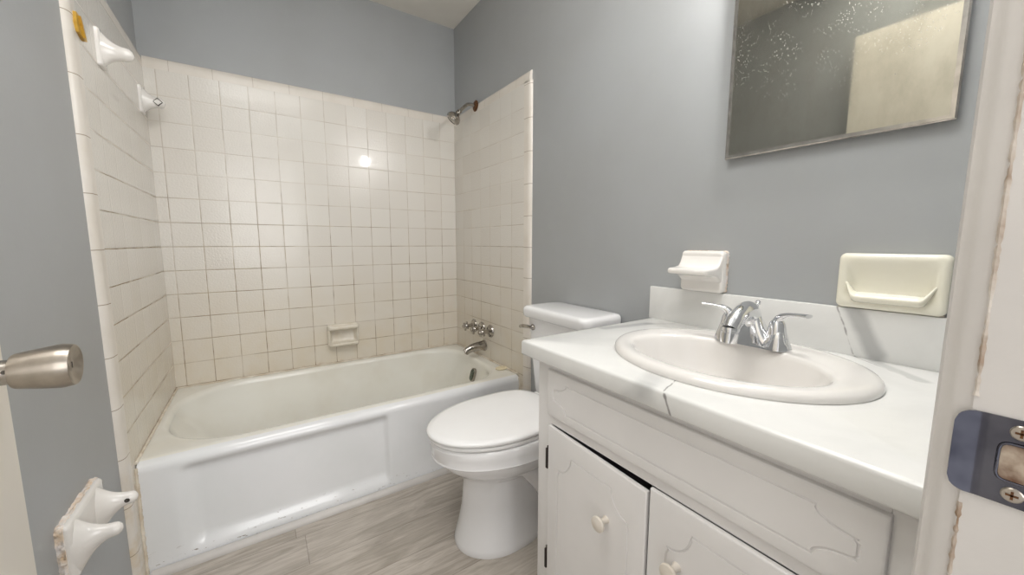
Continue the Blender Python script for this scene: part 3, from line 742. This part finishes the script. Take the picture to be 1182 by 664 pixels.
# drop-in oval sink
snk = thing('sink', (SX, SY, CT), 'oval white drop in sink in the countertop', 'sink')
def er(cx, cy, bx, ay, z, n=96): return [(cx+bx*math.cos(a), cy+ay*math.sin(a), z) for a in [2*PI*i/n for i in range(n)]]
sk = [er(SX, SY, SB*.90, SA*.90, CT+.0005), er(SX, SY, SB, SA, CT+.0005), er(SX, SY, SB*1.003, SA*1.003, CT+.004), er(SX, SY, SB*.998, SA*.998, CT+.009), er(SX, SY, SB*.98, SA*.982, CT+.0135), er(SX-.002, SY, SB*.95, SA*.955, CT+.0165), er(SX-.006, SY, SB*.90, SA*.92, CT+.018)]
bx_, bcx = .138, 1.163
for k, dz in ((1.06, .0165), (1.02, .0145), (1.0, .011), (.98, .004), (.955, -.010), (.92, -.03), (.87, -.055), (.78, -.085), (.64, -.108), (.45, -.122), (.22, -.128), (.09, -.130)):
    sk.append(er(bcx + .02*(1-k), SY, bx_*k, .192*k, CT+dz))
obj('basin', B().loft(sk, (False, True)), M_sink, snk, 60)
obj('drain', B().lathe([(.022, 0), (.021, .003), (.014, .003), (.013, .001), (.0004, .0012)], (bcx+.018, SY, CT-.1295), (0, 0, 1), 28), M_chrome, snk)

# centre-set faucet on the back ledge of the sink
FX, FY, FZ = 1.312, -1.898, CT+.0165
fc = thing('sink_faucet', (FX, FY, FZ), 'chrome two lever faucet with low arched spout on the sink', 'faucet')
rings = []
N = 64
def hgt(y):                 # saddle silhouette: posts at +-.051, hump in the middle
    a = abs(y)
    mid = .076*math.exp(-(a/.031)**2.2); post = .040*math.exp(-((a-.056)/.017)**4)
    end = 1 if a < .062 else max(0., 1-((a-.062)/.019)**2)**.5
    return max(.010*end, 0)+max(mid, post*end, .012*end)
def dep(y):
    a = abs(y)
    return .027*(1 if a < .055 else max(.05, 1-((a-.055)/.0275)**2)**.5)
for i in range(N+1):
    y = -.081+.162*i/N; h = max(hgt(y), .002); d_ = dep(y); r_ = []
    for j in range(17):
        a = PI*j/16; e = math.sin(a)**.75
        wx = d_*(1 - .45*min(1, h/.08)*e)
        r_.append((FX+wx*math.copysign(abs(math.cos(a))**.55, math.cos(a)), FY+y, FZ+h*e))
    rings.append(r_)
obj('faucet_body', B().loft(rings), M_chrome, fc, 60)
path = spline([(FX+.008, FY, FZ+.020), (FX+.002, FY, FZ+.060), (FX-.020, FY, FZ+.079), (FX-.052, FY, FZ+.078), (FX-.084, FY, FZ+.062), (FX-.100, FY, FZ+.046)], 7)
n_ = len(path)
obj('spout', B().tube(path, None, 24, flat=[(.027-.0085*(i/(n_-1)), .0175-.001*(i/(n_-1))) for i in range(n_)], up=(0, 1, 0)), M_chrome, fc, 60)
obj('aerator', B().lathe([(.0178, -.004), (.0182, .002), (.0165, .003), (.0165, .007), (.0176, .008), (.0165, .030), (.012, .031), (.0004, .029)], (FX-.100, FY, FZ+.047), (-.16, 0, -1), 28), M_chrome, fc)
for s in (-1, 1):
    py = FY+s*.052
    pb = B().lathe([(.0255, 0), (.0250, .006), (.0225, .024), (.0222, .026), (.0205, .027), (.0175, .045), (.0150, .058), (.011, .065), (.0004, .068)], (FX, py, FZ), (0, 0, 1), 32)
    hd_ = obj('handle_post', pb, M_chrome, fc)
    lp = spline([(FX, py-s*.004, FZ+.052), (FX, py+s*.004, FZ+.070), (FX-.003, py+s*.022, FZ+.080), (FX-.008, py+s*.042, FZ+.083), (FX-.012, py+s*.060, FZ+.084)], 6)
    n2 = len(lp)
    obj('lever', B().tube(lp, None, 20, flat=[(.0125-.0015*math.sin(PI*i/(n2-1)), .0125-.0085*min(1, i/(n2*.55))) for i in range(n2)]), M_chrome, hd_, 60)
obj('lift_rod', B().lathe([(.0025, 0), (.0025, .086), (.0055, .088), (.006, .094), (.003, .097), (.0003, .0975)], (FX+.022, FY, FZ+.004), (0, 0, 1), 16), M_chrome, fc)

# ------------------------------------------------------------------ things on the right wall
cup = thing('cup_holder', (WR, -1.70, .985), 'white ceramic cup holder with a small shelf on the wall left of the faucet', 'cup holder')
cx_ = 1.440
pb = B(); pb.loft([[(x, py, pz) for py, pz, _ in rrect(-1.757+i_, -1.630-i_, .9262+i_, 1.046-i_, .010, 0, 10, 10, 5)] for x, i_ in ((WR-.012, 0), (cx_+.006, 0), (cx_+.001, .003), (cx_, .009))])
obj('back_plate', pb, M_ceramic, cup, 50)
pe = B(); rg = rrect(-1.757, -1.630, .9262, 1.046, .008, 0, 20, 20, 4)
pe.loft([[(x, py+random.uniform(-.0015, .0015), pz+random.uniform(0, .0015)) for py, pz, _ in rg] for x in (WR+.001, WR-.005, WR-.009, WR-.013)])
e_ = obj('grout_edge', pe, M_plaster, cup, 20); e_['label'] = 'rough stained grout behind the plate'
sl = B(); secs = []
for x, hw_, z0_, z1_ in ((cx_+.004, .0615, .955, 1.040), (cx_-.002, .0615, .959, 1.026), (cx_-.009, .0615, .965, 1.012), (cx_-.020, .0615, .972, 1.002), (cx_-.045, .061, .978, .998), (cx_-.068, .060, .980, .997), (cx_-.076, .057, .982, .996), (cx_-.079, .052, .985, .993)):
    secs.append([(x, py, pz) for py, pz, _ in rrect(-1.6935-hw_, -1.6935+hw_, z0_, z1_, min(.006, (z1_-z0_)/2.2), 0, 16, 3, 5)])
sl.loft(secs); obj('shelf', sl, M_ceramic, cup, 50)

s2 = thing('soap_holder', (WR, -2.09, .985), 'large cream ceramic recessed soap holder on the wall right of the faucet', 'soap holder')
ya, yb_, za, zb = -2.178, -2.008, .9262, 1.047
hb = B()
def R2(i_, x, r=.012, lo=0., hi=0.): return [(x, py, pz) for py, pz, _ in rrect(ya+i_, yb_-i_, za+i_+lo, zb-i_-hi, r, 0, 22, 14, 7)]
hb.loft([R2(0, WR-.001), R2(0, 1.4575), R2(.0015, 1.4525), R2(.006, 1.4495), R2(.014, 1.449, .014), R2(.019, 1.452, .018, .004, .004), R2(.024, 1.459, .020, .006, .010), R2(.034, 1.464, .018, .010, .02)])
obj('holder_body', hb, M_cream, s2, 60)
lp_ = B(); secs = []
ly0, ly1 = ya+.012, yb_-.012
for i in range(25):
    t_ = i/24; y = ly0+(ly1-ly0)*t_; e = min(t_, 1-t_); s_ = sm(e, 0, .13)
    up__ = .034*(1-sm(e, 0, .17))**1.3
    secs.append([(1.4535-(.019*s_+.001)*math.cos(a), y, za+.025+up__+.0115*math.sin(a)*(.35+.65*s_)) for a in [2*PI*k/16 for k in range(16)]])
lp_.loft(secs); obj('dish_lip', lp_, M_cream, s2, 70)
obj('plaster_edge', B().box(WR-.012, WR-.0005, ya+.004, yb_-.004, za-.0009, za+.002), M_gunk, s2)

mir = thing('medicine_cabinet', (WR, -1.947, 1.58), 'steel framed mirror cabinet on the wall above the sink', 'mirror')
mx0, my0, my1, mz0, mz1 = 1.452, -2.158, -1.737, 1.298, 1.812
obj('cabinet_case', B().box(mx0+.004, WR, my0+.003, my1-.003, mz0+.003, mz1-.003), M_frame, mir)
fr = B()
def R3(i_, x): return [(x, y, z) for y, z in ((my0+i_, mz0+i_), (my1-i_, mz0+i_), (my1-i_, mz1-i_), (my0+i_, mz1-i_))]
fr.loft([R3(0, mx0+.006), R3(0, mx0+.001), R3(.001, mx0), R3(.003, mx0-.0012), R3(.010, mx0+.0002), R3(.0105, mx0+.004)], (False, False))
obj('frame', fr, M_frame, mir, 20)
obj('mirror_glass', B().box(mx0+.0006, mx0+.004, my0+.009, my1-.009, mz0+.009, mz1-.009), M_mirror, mir)

# vanity light over the mirror: a bar with two frosted globes
vl = thing('vanity_light', (WR, -1.95, 1.93), 'single globe vanity light on the wall above the mirror cabinet', 'lamp')
obj('back_bar', B().box(WR-.035, WR, -2.03, -1.87, 1.875, 1.975, .006, 3), M_plate_w, vl)
for y in (-1.95,):
    obj('lamp_socket', B().lathe([(.028, 0), (.028, .012), (.022, .020), (.020, .035)], (WR-.035, y, 1.925), (-1, 0, 0), 24), M_plate_w, vl)
    obj('globe', B().lathe([(.018, .030)] + [(.050*math.sin(a), .078-.050*math.cos(a)) for a in [PI*(.15+.85*i/12) for i in range(13)]], (WR-.035, y, 1.925), (-1, 0, 0), 28), M_bulb, vl)
